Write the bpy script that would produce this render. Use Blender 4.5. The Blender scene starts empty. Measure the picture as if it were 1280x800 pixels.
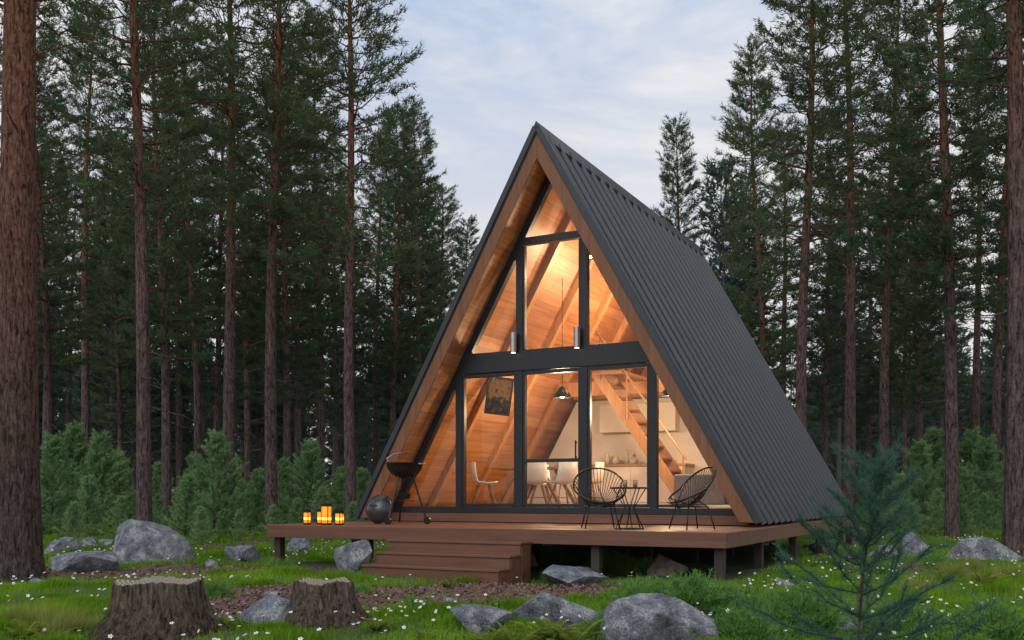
import bpy, math, random
import numpy as np
from mathutils import Vector, noise
random.seed(7)
R = np.random.default_rng(11)
scene = bpy.context.scene
F = 1224.0; CAMZ = 1.13

# ------------------------------------------------------------------ materials
def new_mat(name):
    m = bpy.data.materials.new(name); m.use_nodes = True
    nt = m.node_tree; b = nt.nodes['Principled BSDF']
    return m, nt, b
def N(nt, t, **kw):
    n = nt.nodes.new(t)
    for k, v in kw.items():
        if k in n.inputs: n.inputs[k].default_value = v
        else: setattr(n, k, v)
    return n
def ramp(nt, fac, stops):
    r = nt.nodes.new('ShaderNodeValToRGB')
    while len(r.color_ramp.elements) < len(stops): r.color_ramp.elements.new(0.5)
    for e, (p, c) in zip(r.color_ramp.elements, stops):
        e.position = p; e.color = (*c, 1)
    nt.links.new(fac, r.inputs['Fac']); return r
def coords(nt, scale=(1,1,1), kind='Object', rot=(0,0,0)):
    tc = nt.nodes.new('ShaderNodeTexCoord'); mp = nt.nodes.new('ShaderNodeMapping')
    mp.inputs['Scale'].default_value = scale; mp.inputs['Rotation'].default_value = rot
    nt.links.new(tc.outputs[kind], mp.inputs['Vector']); return mp.outputs[0]
def bump(nt, b, h, strength=.3, dist=.02):
    bp = N(nt, 'ShaderNodeBump'); bp.inputs['Strength'].default_value = strength; bp.inputs['Distance'].default_value = dist
    nt.links.new(h, bp.inputs['Height']); nt.links.new(bp.outputs[0], b.inputs['Normal'])
def simple(name, col, rough=.6, metal=0, var=.15, sc=6, spec=.4):
    m, nt, b = new_mat(name)
    v = coords(nt, (sc,sc,sc)); n = N(nt, 'ShaderNodeTexNoise', Detail=5.0, Scale=1.0); nt.links.new(v, n.inputs['Vector'])
    r = ramp(nt, n.outputs['Fac'], [(.3, tuple(c*(1-var) for c in col)), (.7, tuple(min(1,c*(1+var)) for c in col))])
    nt.links.new(r.outputs[0], b.inputs['Base Color'])
    b.inputs['Roughness'].default_value = rough; b.inputs['Metallic'].default_value = metal
    b.inputs['Specular IOR Level'].default_value = spec
    return m
def wood(name, dark, light, axis='Y', plank=0.15, plank_axis='Z', rough=.5, grain=14, gap=True):
    """planked wood: long grain along axis, planks stacked along plank_axis"""
    m, nt, b = new_mat(name)
    sc = {'X': (.7, grain, grain), 'Y': (grain, .7, grain), 'Z': (grain, grain, .7)}[axis]
    tc = nt.nodes.new('ShaderNodeTexCoord')
    sep = nt.nodes.new('ShaderNodeSeparateXYZ'); nt.links.new(tc.outputs['Object'], sep.inputs[0])
    d = N(nt, 'ShaderNodeMath', operation='DIVIDE'); d.inputs[1].default_value = plank
    nt.links.new(sep.outputs[plank_axis], d.inputs[0])
    fl = N(nt, 'ShaderNodeMath', operation='FLOOR'); nt.links.new(d.outputs[0], fl.inputs[0])
    fr = N(nt, 'ShaderNodeMath', operation='FRACT'); nt.links.new(d.outputs[0], fr.inputs[0])
    wn = N(nt, 'ShaderNodeTexWhiteNoise', noise_dimensions='1D'); nt.links.new(fl.outputs[0], wn.inputs['W'])
    mp = nt.nodes.new('ShaderNodeMapping'); mp.inputs['Scale'].default_value = sc
    nt.links.new(tc.outputs['Object'], mp.inputs['Vector']); nt.links.new(wn.outputs['Color'], mp.inputs['Location'])
    n = N(nt, 'ShaderNodeTexNoise', Detail=6.0, Scale=1.0); n.inputs['Distortion'].default_value = .6
    nt.links.new(mp.outputs[0], n.inputs['Vector'])
    ad = N(nt, 'ShaderNodeMath', operation='MULTIPLY_ADD'); ad.inputs[1].default_value = .35
    nt.links.new(wn.outputs['Value'], ad.inputs[0]); nt.links.new(n.outputs['Fac'], ad.inputs[2])
    r = ramp(nt, ad.outputs[0], [(.35, dark), (.9, light)])
    out = r.outputs[0]
    if gap:
        gr = ramp(nt, fr.outputs[0], [(.0, (.25,.25,.25)), (.05, (1,1,1))])
        mx = N(nt, 'ShaderNodeMix', data_type='RGBA', blend_type='MULTIPLY'); mx.inputs[0].default_value = 1
        nt.links.new(out, mx.inputs[6]); nt.links.new(gr.outputs[0], mx.inputs[7]); out = mx.outputs[2]
    nt.links.new(out, b.inputs['Base Color']); b.inputs['Roughness'].default_value = rough
    bump(nt, b, n.outputs['Fac'], .25, .004)
    return m
def foliage(name, dark, light, sc=1.6, rnd=.25, trans=.38):
    m, nt, b = new_mat(name)
    v = coords(nt, (sc,)*3); n = N(nt, 'ShaderNodeTexNoise', Detail=3.0, Scale=1.0); nt.links.new(v, n.inputs['Vector'])
    oi = nt.nodes.new('ShaderNodeObjectInfo')
    ad = N(nt, 'ShaderNodeMath', operation='MULTIPLY_ADD'); ad.inputs[1].default_value = rnd
    nt.links.new(oi.outputs['Random'], ad.inputs[0]); nt.links.new(n.outputs['Fac'], ad.inputs[2])
    r = ramp(nt, ad.outputs[0], [(.35, dark), (.8, light)])
    nt.nodes.remove(b)
    df = N(nt,'ShaderNodeBsdfDiffuse'); tr = N(nt,'ShaderNodeBsdfTranslucent'); ms = N(nt,'ShaderNodeMixShader'); ms.inputs[0].default_value = trans
    nt.links.new(r.outputs[0], df.inputs[0]); nt.links.new(r.outputs[0], tr.inputs[0])
    nt.links.new(df.outputs[0], ms.inputs[1]); nt.links.new(tr.outputs[0], ms.inputs[2]); nt.links.new(ms.outputs[0], nt.nodes['Material Output'].inputs[0])
    return m
def emis(name, col, st):
    m, nt, b = new_mat(name); b.inputs['Base Color'].default_value = (*col,1)
    b.inputs['Emission Color'].default_value = (*col,1); b.inputs['Emission Strength'].default_value = st
    return m

def bark_mat(name, low, mid, high, z0, z1, scl=(1,1,1)):
    m, nt, b = new_mat(name)
    tc = nt.nodes.new('ShaderNodeTexCoord'); sep = nt.nodes.new('ShaderNodeSeparateXYZ'); nt.links.new(tc.outputs['Object'], sep.inputs[0])
    mp = nt.nodes.new('ShaderNodeMapping'); mp.inputs['Scale'].default_value = (18*scl[0],18*scl[1],3.2*scl[2]); nt.links.new(tc.outputs['Object'], mp.inputs['Vector'])
    n = N(nt, 'ShaderNodeTexNoise', Detail=10.0, Scale=1.2); n.inputs['Roughness'].default_value=.78; n.inputs['Distortion'].default_value=.7; nt.links.new(mp.outputs[0], n.inputs['Vector'])
    mp2 = nt.nodes.new('ShaderNodeMapping'); mp2.inputs['Scale'].default_value = (5,5,5); nt.links.new(tc.outputs['Object'], mp2.inputs['Vector'])
    n2 = N(nt, 'ShaderNodeTexNoise', Detail=6.0, Scale=4.0); nt.links.new(mp2.outputs[0], n2.inputs['Vector'])
    mr = N(nt, 'ShaderNodeMapRange'); mr.inputs[1].default_value = z0; mr.inputs[2].default_value = z1; nt.links.new(sep.outputs['Z'], mr.inputs[0])
    hr = ramp(nt, mr.outputs[0], [(0, low), (.5, mid), (1, high)])
    cr = ramp(nt, n.outputs['Fac'], [(.40, (.15,.13,.13)), (.49, (.8,.8,.8)), (.62, (1.5,1.45,1.45))])
    nr = ramp(nt, n2.outputs['Fac'], [(.3, (.7,.7,.7)), (.7, (1.25,1.2,1.2))])
    m1 = N(nt, 'ShaderNodeMix', data_type='RGBA', blend_type='MULTIPLY'); m1.inputs[0].default_value = 1
    m2 = N(nt, 'ShaderNodeMix', data_type='RGBA', blend_type='MULTIPLY'); m2.inputs[0].default_value = 1
    nt.links.new(hr.outputs[0], m1.inputs[6]); nt.links.new(cr.outputs[0], m1.inputs[7])
    nt.links.new(m1.outputs[2], m2.inputs[6]); nt.links.new(nr.outputs[0], m2.inputs[7])
    nt.links.new(m2.outputs[2], b.inputs['Base Color']); b.inputs['Roughness'].default_value = .95; b.inputs['Specular IOR Level'].default_value=.1
    bump(nt, b, n.outputs['Fac'], 1.0, .06)
    return m

M = {}
M['bark'] = bark_mat('pine_bark', (.125,.10,.098), (.15,.105,.098), (.24,.115,.07), 0, 13)
M['bigbark'] = bark_mat('old_pine_bark', (.085,.074,.072), (.17,.095,.075), (.26,.125,.08), 0, 9, (1.3,1.3,1.5))
M['barkfar'] = simple('pine_bark_painted_haze', (.13,.115,.125), .9, sc=2)  # far trunks: aerial haze painted into the colour, bluer than the near bark
M['needle'] = foliage('pine_needles', (.046,.082,.052), (.125,.175,.088))
M['needlefar'] = foliage('pine_needles_painted_haze', (.066,.108,.095), (.12,.165,.125), .6)  # paler, bluer needles stand in for distance haze; there is no volume
M['young'] = foliage('young_pine_needles', (.17,.32,.16), (.34,.50,.24), 3, .25, .45)
M['under'] = foliage('undergrowth_leaves', (.08,.15,.055), (.19,.29,.10), 1.2, .5)
M['juniper'] = foliage('juniper_needles', (.08,.20,.055), (.20,.38,.085), 4)
M['sapling'] = foliage('sapling_needles', (.035,.09,.08), (.085,.17,.125), 4)
M['fern'] = foliage('fern_leaf', (.12,.2,.03), (.27,.34,.06), 4)
M['grass'] = foliage('grass_blades', (.045,.13,.008), (.22,.39,.032), .9)
M['drygrass'] = foliage('dry_grass', (.17,.22,.05), (.36,.38,.11), 3)

# ------------------------------------------------------------------ mesh helpers
def build_mesh(name, parts, mats, smooth=False):
    me = bpy.data.meshes.new(name)
    vo = 0; Vs=[]; Ls=[]; starts=[]; mi=[]; lo = 0
    for V, Fc, m in parts:
        V = np.asarray(V, dtype=np.float32).reshape(-1,3); Fc = np.asarray(Fc, dtype=np.int64)
        if len(Fc)==0: continue
        k = Fc.shape[1]
        Vs.append(V); Ls.append((Fc+vo).ravel()); starts.append(lo+np.arange(len(Fc))*k)
        mi.append(np.full(len(Fc), m)); vo += len(V); lo += Fc.size
    V = np.concatenate(Vs); L = np.concatenate(Ls); S = np.concatenate(starts); mi = np.concatenate(mi)
    me.vertices.add(len(V)); me.vertices.foreach_set('co', V.ravel())
    me.loops.add(len(L)); me.loops.foreach_set('vertex_index', L.astype(np.int32))
    me.polygons.add(len(S)); me.polygons.foreach_set('loop_start', S.astype(np.int32))
    for m in mats: me.materials.append(m)
    me.polygons.foreach_set('material_index', mi.astype(np.int32))
    me.polygons.foreach_set('use_smooth', np.full(len(S), smooth))
    me.update(calc_edges=True)
    return me
def obj(name, me, loc=(0,0,0), rot=0, sc=1, parent=None):
    o = bpy.data.objects.new(name, me); scene.collection.objects.link(o)
    o.location = loc; o.rotation_euler = (0,0,rot); o.scale = (sc,sc,sc) if not hasattr(sc,'__len__') else sc
    if parent: o.parent = parent
    return o
def empty(name, loc=(0,0,0), rot=0, parent=None):
    o = bpy.data.objects.new(name, None); scene.collection.objects.link(o)
    o.location = loc; o.rotation_euler = (0,0,rot); o.empty_display_size=.2
    if parent: o.parent = parent
    return o
def tube_arr(P, r, sides=6, cap=False):
    P = np.asarray(P, float); n = len(P); r = np.broadcast_to(np.asarray(r,float),(n,))
    T = np.gradient(P, axis=0); T /= np.linalg.norm(T,axis=1)[:,None]+1e-9
    ref = np.array([0,0,1.]) if abs(T[:,2]).mean()<.8 else np.array([1.,0,0])
    A = np.cross(T, ref); A /= np.linalg.norm(A,axis=1)[:,None]+1e-9; B = np.cross(T, A)
    a = np.arange(sides)/sides*2*np.pi
    V = P[:,None,:]+r[:,None,None]*(np.cos(a)[None,:,None]*A[:,None,:]+np.sin(a)[None,:,None]*B[:,None,:])
    i = np.arange(n-1)[:,None]*sides; j = np.arange(sides)[None,:]; j2=(j+1)%sides
    Fc = np.stack([i+j, i+j2, i+sides+j2, i+sides+j],-1).reshape(-1,4)
    return V.reshape(-1,3), Fc
def unit(a): return a/(np.linalg.norm(a,axis=-1,keepdims=True)+1e-9)
def needles(P, D, L, W, rng):
    s = unit(np.cross(D, rng.normal(size=P.shape)))*np.asarray(W).reshape(-1,1)/2
    V = np.stack([P-s, P+s, P+D*np.asarray(L).reshape(-1,1)],1).reshape(-1,3)
    return V, np.arange(len(V)).reshape(-1,3)

class MB:
    def __init__(s): s.v=[]; s.f=[]; s.m=[]
    def add(s, vs, fs, m=0):
        o=len(s.v); s.v += [tuple(map(float,v)) for v in vs]; s.f += [[i+o for i in f] for f in fs]; s.m += [m]*len(fs); return s
    def box(s,x0,x1,y0,y1,z0,z1,m=0):
        vs=[(x,y,z) for z in (z0,z1) for y in (y0,y1) for x in (x0,x1)]
        return s.add(vs,[(0,2,3,1),(4,5,7,6),(0,1,5,4),(2,6,7,3),(0,4,6,2),(1,3,7,5)],m)
    def prism(s,poly,y0,y1,m=0):
        n=len(poly); vs=[(x,y0,z) for x,z in poly]+[(x,y1,z) for x,z in poly]
        fs=[list(range(n)),list(range(2*n-1,n-1,-1))]+[(i,i+n,(i+1)%n+n,(i+1)%n) for i in range(n)]
        return s.add(vs,fs,m)
    def beam(s,a,b,w,h,m=0,up=(0,0,1)):
        a=np.array(a,float); b=np.array(b,float); d=unit(b-a); sd=unit(np.cross(d,np.array(up,float))); u=np.cross(sd,d)
        vs=[p+sd*i*w/2+u*j*h/2 for p in (a,b) for j in (-1,1) for i in (-1,1)]
        return s.add(vs,[(0,2,3,1),(4,5,7,6),(0,1,5,4),(2,6,7,3),(0,4,6,2),(1,3,7,5)],m)
    def tube(s,P,r,m=0,sides=8):
        V,Fc=tube_arr(P,r,sides); n=len(P)
        s.add(V,Fc.tolist(),m); o=len(s.v)-len(V)
        s.f += [[o+i for i in range(sides)][::-1],[o+(n-1)*sides+i for i in range(sides)]]; s.m+=[m,m]; return s
    def ring(s,P,r,m=0,sides=6):  # closed loop
        P=list(P); V,Fc=tube_arr(np.array([P[-1]]+P+[P[0],P[1]]),r,sides); s.add(V,Fc.tolist(),m); return s
    def lathe(s,prof,c=(0,0,0),m=0,seg=20):
        vs=[(c[0]+r*math.cos(2*math.pi*j/seg),c[1]+r*math.sin(2*math.pi*j/seg),c[2]+z) for r,z in prof for j in range(seg)]
        fs=[(i*seg+j,i*seg+(j+1)%seg,(i+1)*seg+(j+1)%seg,(i+1)*seg+j) for i in range(len(prof)-1) for j in range(seg)]
        return s.add(vs,fs,m)
    def build(s,name,mats,parent=None,smooth=False,bev=0,loc=(0,0,0),rot=0):
        me=bpy.data.meshes.new(name); me.from_pydata(s.v,[],s.f); 
        for m in mats: me.materials.append(m)
        me.polygons.foreach_set('material_index',s.m); me.polygons.foreach_set('use_smooth',[smooth]*len(s.f)); me.update()
        import bmesh
        bm=bmesh.new(); bm.from_mesh(me); bmesh.ops.recalc_face_normals(bm,faces=bm.faces); bm.to_mesh(me); bm.free()
        o=obj(name,me,loc,rot,parent=parent)
        if bev:
            b=o.modifiers.new('bev','BEVEL'); b.width=bev; b.segments=2; b.limit_method='ANGLE'
        return o

# ------------------------------------------------------------------ cabin frame
TH = math.atan2(-.463,.886); CO = (0.418,16.0,0.0)
cu, su = math.cos(TH), math.sin(TH)
def loc2w(u,v): return (CO[0]+u*cu-v*su, CO[1]+u*su+v*cu)
def w2loc(x,y):
    dx,dy = x-CO[0], y-CO[1]; return (dx*cu+dy*su, -dx*su+dy*cu)
def pxw(px,d): return ((px-640)/F*d, d)
def hgt(x,y):
    """ground height"""
    x=np.asarray(x,float); y=np.asarray(y,float)
    u,v=w2loc(x,y)
    h = .05*np.sin(x*.9+1.3)*np.cos(y*.7)+.035*np.sin(x*2.3+y*1.7)+.03*np.cos(y*2.1-x*1.1)
    far = np.clip((np.hypot(x,y-14)-18)/60,0,1)
    return h*.8 + far*.35*np.sin(x*.11+.7)*np.cos(y*.09)
# ------------------------------------------------------------------ ground
def path_mask(x,y):
    """1 where the leaf litter path is"""
    p = lambda cx,cy,rx,ry: np.exp(-(((x-cx)/rx)**2+((y-cy)/ry)**2))
    w = .18*np.sin(x*2.7+y)+.15*np.sin(y*3.1-x*1.3)
    m = 1.3*p(-1.5,11.2,2.4,1.5)+p(-2.8,10.6,1.4,.9)+1.1*p(-6.4,14.2,2.4,1.8)+p(.6,12.2,1.3,.8)+.9*p(6.0,15.2,2.4,1.0)+.8*p(5.6,19,1.4,2)+.9*p(-5.5,23,4,1.8)+.8*p(-3.2,15,1.6,1.0)
    return np.clip((m+w*.6-.42)*3.5,0,1)
xs = np.concatenate([-np.geomspace(400,14,26),np.linspace(-13,13,170),np.geomspace(14,400,26)])
ys = np.concatenate([np.linspace(-40,4,12),np.linspace(5,30,165),np.geomspace(31,700,34)])
X,Y = np.meshgrid(xs,ys); Z = hgt(X,Y)
V = np.stack([X,Y,Z],-1).reshape(-1,3); nx=len(xs); ny=len(ys)
i=np.arange(ny-1)[:,None]*nx; j=np.arange(nx-1)[None,:]
Fc=np.stack([i+j,i+j+1,i+nx+j+1,i+nx+j],-1).reshape(-1,4)
m,nt,b=new_mat('forest_floor')
at=N(nt,'ShaderNodeAttribute',attribute_name='path')
v=coords(nt,(1,1,1)); n1=N(nt,'ShaderNodeTexNoise',Scale=.55,Detail=6.0); nt.links.new(v,n1.inputs['Vector'])
n2=N(nt,'ShaderNodeTexNoise',Scale=18.0,Detail=6.0); nt.links.new(v,n2.inputs['Vector'])
vo=N(nt,'ShaderNodeTexVoronoi',Scale=22.0); nt.links.new(v,vo.inputs['Vector'])
g=ramp(nt,n1.outputs['Fac'],[(.3,(.04,.07,.015)),(.55,(.055,.11,.02)),(.75,(.085,.14,.03))])
g2=ramp(nt,n2.outputs['Fac'],[(.3,(.45,.45,.45)),(.7,(1.2,1.2,1.2))])
mg=N(nt,'ShaderNodeMix',data_type='RGBA',blend_type='MULTIPLY'); mg.inputs[0].default_value=1
nt.links.new(g.outputs[0],mg.inputs[6]); nt.links.new(g2.outputs[0],mg.inputs[7])
lit=ramp(nt,vo.outputs['Color'],[(.1,(.035,.022,.018)),(.5,(.085,.05,.04)),(.9,(.16,.095,.075))])
ml=N(nt,'ShaderNodeMix',data_type='RGBA'); nt.links.new(at.outputs['Fac'],ml.inputs[0])
nt.links.new(mg.outputs[2],ml.inputs[6]); nt.links.new(lit.outputs[0],ml.inputs[7]); nt.links.new(ml.outputs[2],b.inputs['Base Color'])
b.inputs['Roughness'].default_value=.95; bump(nt,b,n2.outputs['Fac'],.8,.05)
me=build_mesh('ground',[(V,Fc,0)],[m],True)
at=me.attributes.new('path','FLOAT','POINT'); at.data.foreach_set('value',path_mask(X,Y).ravel().astype(np.float32))
obj('ground',me)

# ------------------------------------------------------------------ cabin
cab = empty('a_frame_cabin', CO, TH)
W_=3.6; ZB=.73; ZA=7.14; SL=(ZA-ZB)/W_; LEN=8.9
def xo(z,off=0): return W_-off-(z-ZB)/SL
def zo(x,off=0): return ZB+(W_-off-abs(x))*SL
m,nt,b=new_mat('roof_sheet_metal'); v=coords(nt,(.6,.6,.6)); n=N(nt,'ShaderNodeTexNoise',Scale=2.0,Detail=5.0); nt.links.new(v,n.inputs['Vector'])
r=ramp(nt,n.outputs['Fac'],[(.3,(.022,.028,.038)),(.7,(.036,.043,.054))]); nt.links.new(r.outputs[0],b.inputs['Base Color'])
rr=ramp(nt,n.outputs['Fac'],[(.3,(.34,)*3),(.7,(.46,)*3)]); nt.links.new(rr.outputs[0],b.inputs['Roughness']); b.inputs['Metallic'].default_value=.25
M['metal']=m
M['lining']=wood('roof_lining_planks',(.22,.085,.03),(.44,.21,.09),'Y',.2,'Z',.5)
M['fascia']=wood('fascia_wood',(.13,.05,.022),(.24,.10,.045),'Z',5,'Y',.6,gap=False)
M['frame']=simple('window_frame_black',(.012,.016,.022),.4,.0)
M['deckw']=wood('deck_boards',(.13,.05,.03),(.24,.105,.06),'X',.145,'Y',.45)
M['deckside']=wood('deck_fascia_wood',(.10,.04,.024),(.18,.078,.046),'X',5,'Y',.55,gap=False)
M['darkwood']=simple('support_timber',(.04,.03,.026),.8)
M['floor']=wood('interior_floor_planks',(.25,.13,.06),(.45,.27,.14),'Y',.14,'X',.35)
M['pine']=wood('pine_timber',(.34,.155,.06),(.52,.28,.12),'Z',5,'X',.5,gap=False)
M['dkpine']=wood('stair_timber',(.20,.09,.04),(.34,.17,.075),'Z',5,'X',.5,gap=False)
M['white']=simple('white_plaster',(.72,.69,.64),.7,var=.03)
M['whitep']=simple('white_plastic',(.80,.80,.79),.35,var=.02)
M['black']=simple('black_metal',(.012,.012,.013),.35,.3)
M['sofa']=simple('grey_upholstery',(.22,.22,.23),.95,sc=40)
# roof: pans with trapezoidal ribs per slope
for sgn,nm in ((1,'right'),(-1,'left')):
    mb=MB(); mb.prism([(0,ZA),(sgn*W_,ZB),(sgn*(W_-.05),ZB),(0,ZA-.05*SL)],-.04,LEN+.04)
    nrm=np.array([sgn*SL,0,1.]); nrm/=np.linalg.norm(nrm); dn=unit(np.array([sgn*W_,0,ZB-ZA]))
    a0=np.array([0,0,ZA])+dn*.10; b0=np.array([sgn*W_,0,ZB])+dn*.03
    y=.2; RH=.055
    while y<LEN-.1:
        ya,yb,yc,yd=y,y+.018,y+.05,y+.068
        vs=[]
        for p in (a0,b0):
            vs+= [p+np.array([0,ya,0])-nrm*.01, p+np.array([0,yb,0])+nrm*RH, p+np.array([0,yc,0])+nrm*RH, p+np.array([0,yd,0])-nrm*.01]
        mb.add(vs,[(0,1,5,4),(1,2,6,5),(2,3,7,6),(0,3,2,1),(4,5,6,7),(0,4,7,3)])
        y+=.43
    mb.beam(np.array([0,-.02,ZA])+nrm*.02,np.array([sgn*W_,-.02,ZB])+nrm*.02,.09,.09,0,up=nrm)
    mb.build('roof_metal_'+nm,[M['metal']],cab)
    # timber shell
    mb=MB(); mb.prism([(0,ZA-.052*SL),(sgn*(W_-.052),ZB+.003),(sgn*(W_-.27),ZB+.003),(0,ZA-.27*SL)],0,LEN,0)
    mb.build('roof_lining_'+nm,[M['lining']],cab)
    mb=MB(); mb.prism([(0,ZA-.055*SL),(sgn*(W_-.055),ZB+.01),(sgn*(W_-.28),ZB+.01),(0,ZA-.28*SL)],-.03,-.003,0)
    mb.build('fascia_'+nm,[M['fascia']],cab,bev=.006)
    mb=MB()
    for y in np.arange(1.7,8.2,1.5):
        mb.prism([(0,ZA-.272*SL),(sgn*(W_-.272),ZB+.08),(sgn*(W_-.42),ZB+.08),(0,ZA-.42*SL)],y,y+.14,0)
    mb.build('rafters_'+nm,[M['pine']],cab,bev=.008)
mb=MB(); mb.prism([(-.14,ZA-.17),(0,ZA+.10),(.14,ZA-.17),(.12,ZA-.22),(0,ZA+.02),(-.12,ZA-.22)],-.06,LEN+.05); mb.build('ridge_cap',[M['metal']],cab)
# facade frame
FY=.55
mb=MB()
for s in (1,-1):
    mb.prism([(0,zo(0,.285)),(s*xo(.9,.285),.9),(s*xo(.9,.42),.9),(0,zo(0,.42))],FY-.05,FY+.07)
for x,h in ((-.6,5.5),(.6,5.5),(-1.8,3.5),(1.8,3.5)):
    mb.box(x-.062,x+.062,FY-.046,FY+.066,.85,min(h,zo(abs(x)+.06,.3)))
def hb(z0,z1,y0,y1,off=.3): mb.prism([(-xo(z0,off),z0),(xo(z0,off),z0),(xo(z1,off),z1),(-xo(z1,off),z1)],y0,y1)
hb(3.27,3.62,FY-.06,FY+.08); hb(5.41,5.53,FY-.055,FY+.075); hb(.83,.94,FY-.057,FY+.077)
mb.box(-.538,.538,FY-.03,FY+.05,1.70,1.76)   # door cross rail
for x0,x1 in ((-1.738,-.662),(-.538,.538),(.662,1.738)):
    for (a,bb) in ((x0,x0+.045),(x1-.045,x1)): mb.box(a,bb,FY-.035,FY+.055,.95,3.26)
    mb.box(x0+.046,x1-.046,FY-.033,FY+.053,3.20,3.262); mb.box(x0+.046,x1-.046,FY-.033,FY+.053,.945,1.0)
mb.box(-.538,-.50,FY-.035,FY+.055,3.63,5.4); mb.box(.50,.538,FY-.035,FY+.055,3.63,5.4)
mb.build('window_frames',[M['frame']],cab,bev=.006)
mb=MB(); mb.prism([(-xo(.68,.3),.68),(xo(.68,.3),.68),(xo(.828,.3),.828),(-xo(.828,.3),.828)],FY-.07,FY+.1); mb.build('threshold_board',[M['deckside']],cab,bev=.006)
m,nt,b=new_mat('window_glass'); nt.nodes.remove(b)
fr=N(nt,'ShaderNodeFresnel',IOR=1.45); tr=N(nt,'ShaderNodeBsdfTransparent'); tr.inputs[0].default_value=(.95,.97,.97,1); gl=N(nt,'ShaderNodeBsdfGlossy'); gl.inputs['Roughness'].default_value=.02
ms=N(nt,'ShaderNodeMixShader'); nt.links.new(fr.outputs[0],ms.inputs[0]); nt.links.new(tr.outputs[0],ms.inputs[1]); nt.links.new(gl.outputs[0],ms.inputs[2])
nt.links.new(ms.outputs[0],nt.nodes['Material Output'].inputs[0]); M['glass']=m
mb=MB(); mb.add([(-xo(.9,.35),FY+.01,.9),(xo(.9,.35),FY+.01,.9),(0,FY+.01,zo(0,.35))],[(0,1,2)]); mb.build('window_glass',[m],cab)
mb=MB(); mb.tube([(.47,FY-.08,1.75),(.47,FY-.08,2.05)],.014); mb.tube([(.47,FY-.08,1.78),(.47,FY-.03,1.78)],.01); mb.tube([(.47,FY-.08,2.02),(.47,FY-.03,2.02)],.01); mb.build('door_handle',[M['black']],cab)
# wall sconces
steel=simple('brushed_steel',(.35,.35,.36),.3,.9)
for x in (-.66,.52):
    mb=MB(); mb.lathe([(0,-.17),(.055,-.17),(.055,.17),(0,.17)],(x,FY-.14,3.74),0,16); mb.box(x-.02,x+.02,FY-.1,FY-.05,3.71,3.77,0); mb.build('wall_sconce',[steel],cab)
sm=emis('sconce_bulb',(1,.7,.4),6)
for x in (-.66,.52):
    mb=MB(); mb.lathe([(0,0),(.04,0)],(x,FY-.14,3.565),0,12); mb.build('sconce_bulb',[sm],cab)
# floor, back wall, loft
mb=MB(); mb.box(-3.2,3.2,FY+.12,LEN-.25,.7,.9); mb.build('interior_floor',[M['floor']],cab)
mb=MB(); mb.prism([(-xo(.72,.28),.72),(xo(.72,.28),.72),(0,zo(0,.28))],LEN-.22,LEN-.1); mb.build('back_wall',[M['pine']],cab)
LF=4.6
mb=MB(); mb.box(-xo(3.5,.44),xo(3.5,.44),LF,LEN-.25,3.42,3.5)
mb.box(-xo(3.3,.44),xo(3.3,.44),LF-.08,LF,3.22,3.52)
for y in np.arange(LF+.7,8.1,.7): mb.box(-xo(3.3,.44),xo(3.3,.44),y,y+.09,3.24,3.418)
mb.build('loft_floor',[M['pine']],cab,bev=.006)
# partition (kitchen) wall, white
PY=5.6
mb=MB(); mb.prism([(-xo(.9,.43),.9),(xo(.9,.43),.9),(xo(3.22,.43),3.22),(-xo(3.22,.43),3.22)],PY,PY+.1); mb.build('kitchen_wall',[M['white']],cab)
mb=MB()
mb.box(-2.0,.9,PY-.6,PY-.01,.95,1.75,0); mb.box(-2.03,.93,PY-.63,PY-.008,1.752,1.80,1)
for i in range(5): mb.box(-1.98+i*.58,-1.98+i*.58+.55,PY-.62,PY-.601,1.0,1.72,0)
mb.box(-1.1,.6,PY-.3,PY-.01,2.5,3.1,0)
mb.build('kitchen_counter',[M['white'],M['pine']],cab,bev=.005)
cer=simple('ceramic_ware',(.6,.58,.52),.3); 
mb=MB()
for x,h,rr in ((-.9,.28,.07),(-.7,.2,.09),(-.45,.32,.05),(-.3,.16,.11),(.1,.25,.06),(.35,.2,.08)):
    mb.lathe([(0,0),(rr*.7,0),(rr,h*.4),(rr*.6,h*.8),(rr*.5,h),(0,h)],(x,PY-.35,1.8),0,14)
mb.build('kitchen_jars',[cer],cab,smooth=True)
mb=MB(); mb.box(1.25,1.95,PY-.05,PY-.012,1.75,2.45,0); mb.box(1.3,1.58,PY-.06,PY-.051,1.8,2.4,1); mb.box(1.62,1.9,PY-.06,PY-.051,1.8,2.4,1); mb.build('inner_window',[M['pine'],simple('dusk_window_pane',(.10,.13,.17),.1)],cab)
# stair
mb=MB()
for y in (3.1,3.85): mb.prism([(1.7,.9),(1.45,.9),(-.38,3.5),(-.13,3.5)],y-.025,y+.025)
for i in range(1,11):
    t=i/11; x=1.57+(-.26-1.57)*t; z=.9+2.6*t; mb.box(x-.12,x+.12,3.128,3.822,z-.02,z+.02)
mb.tube([(1.55,3.06,1.8),(-.25,3.06,4.3)],.02); 
for t in (0.05,.35,.65,.95): mb.tube([(1.57-1.83*t,3.06,.9+2.6*t),(1.57-1.83*t,3.06,1.75+2.6*t)],.015)
mb.box(-.6,.3,3.0,LF-.09,3.46,3.52)
mb.build('staircase',[M['dkpine']],cab,bev=.004)
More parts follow.
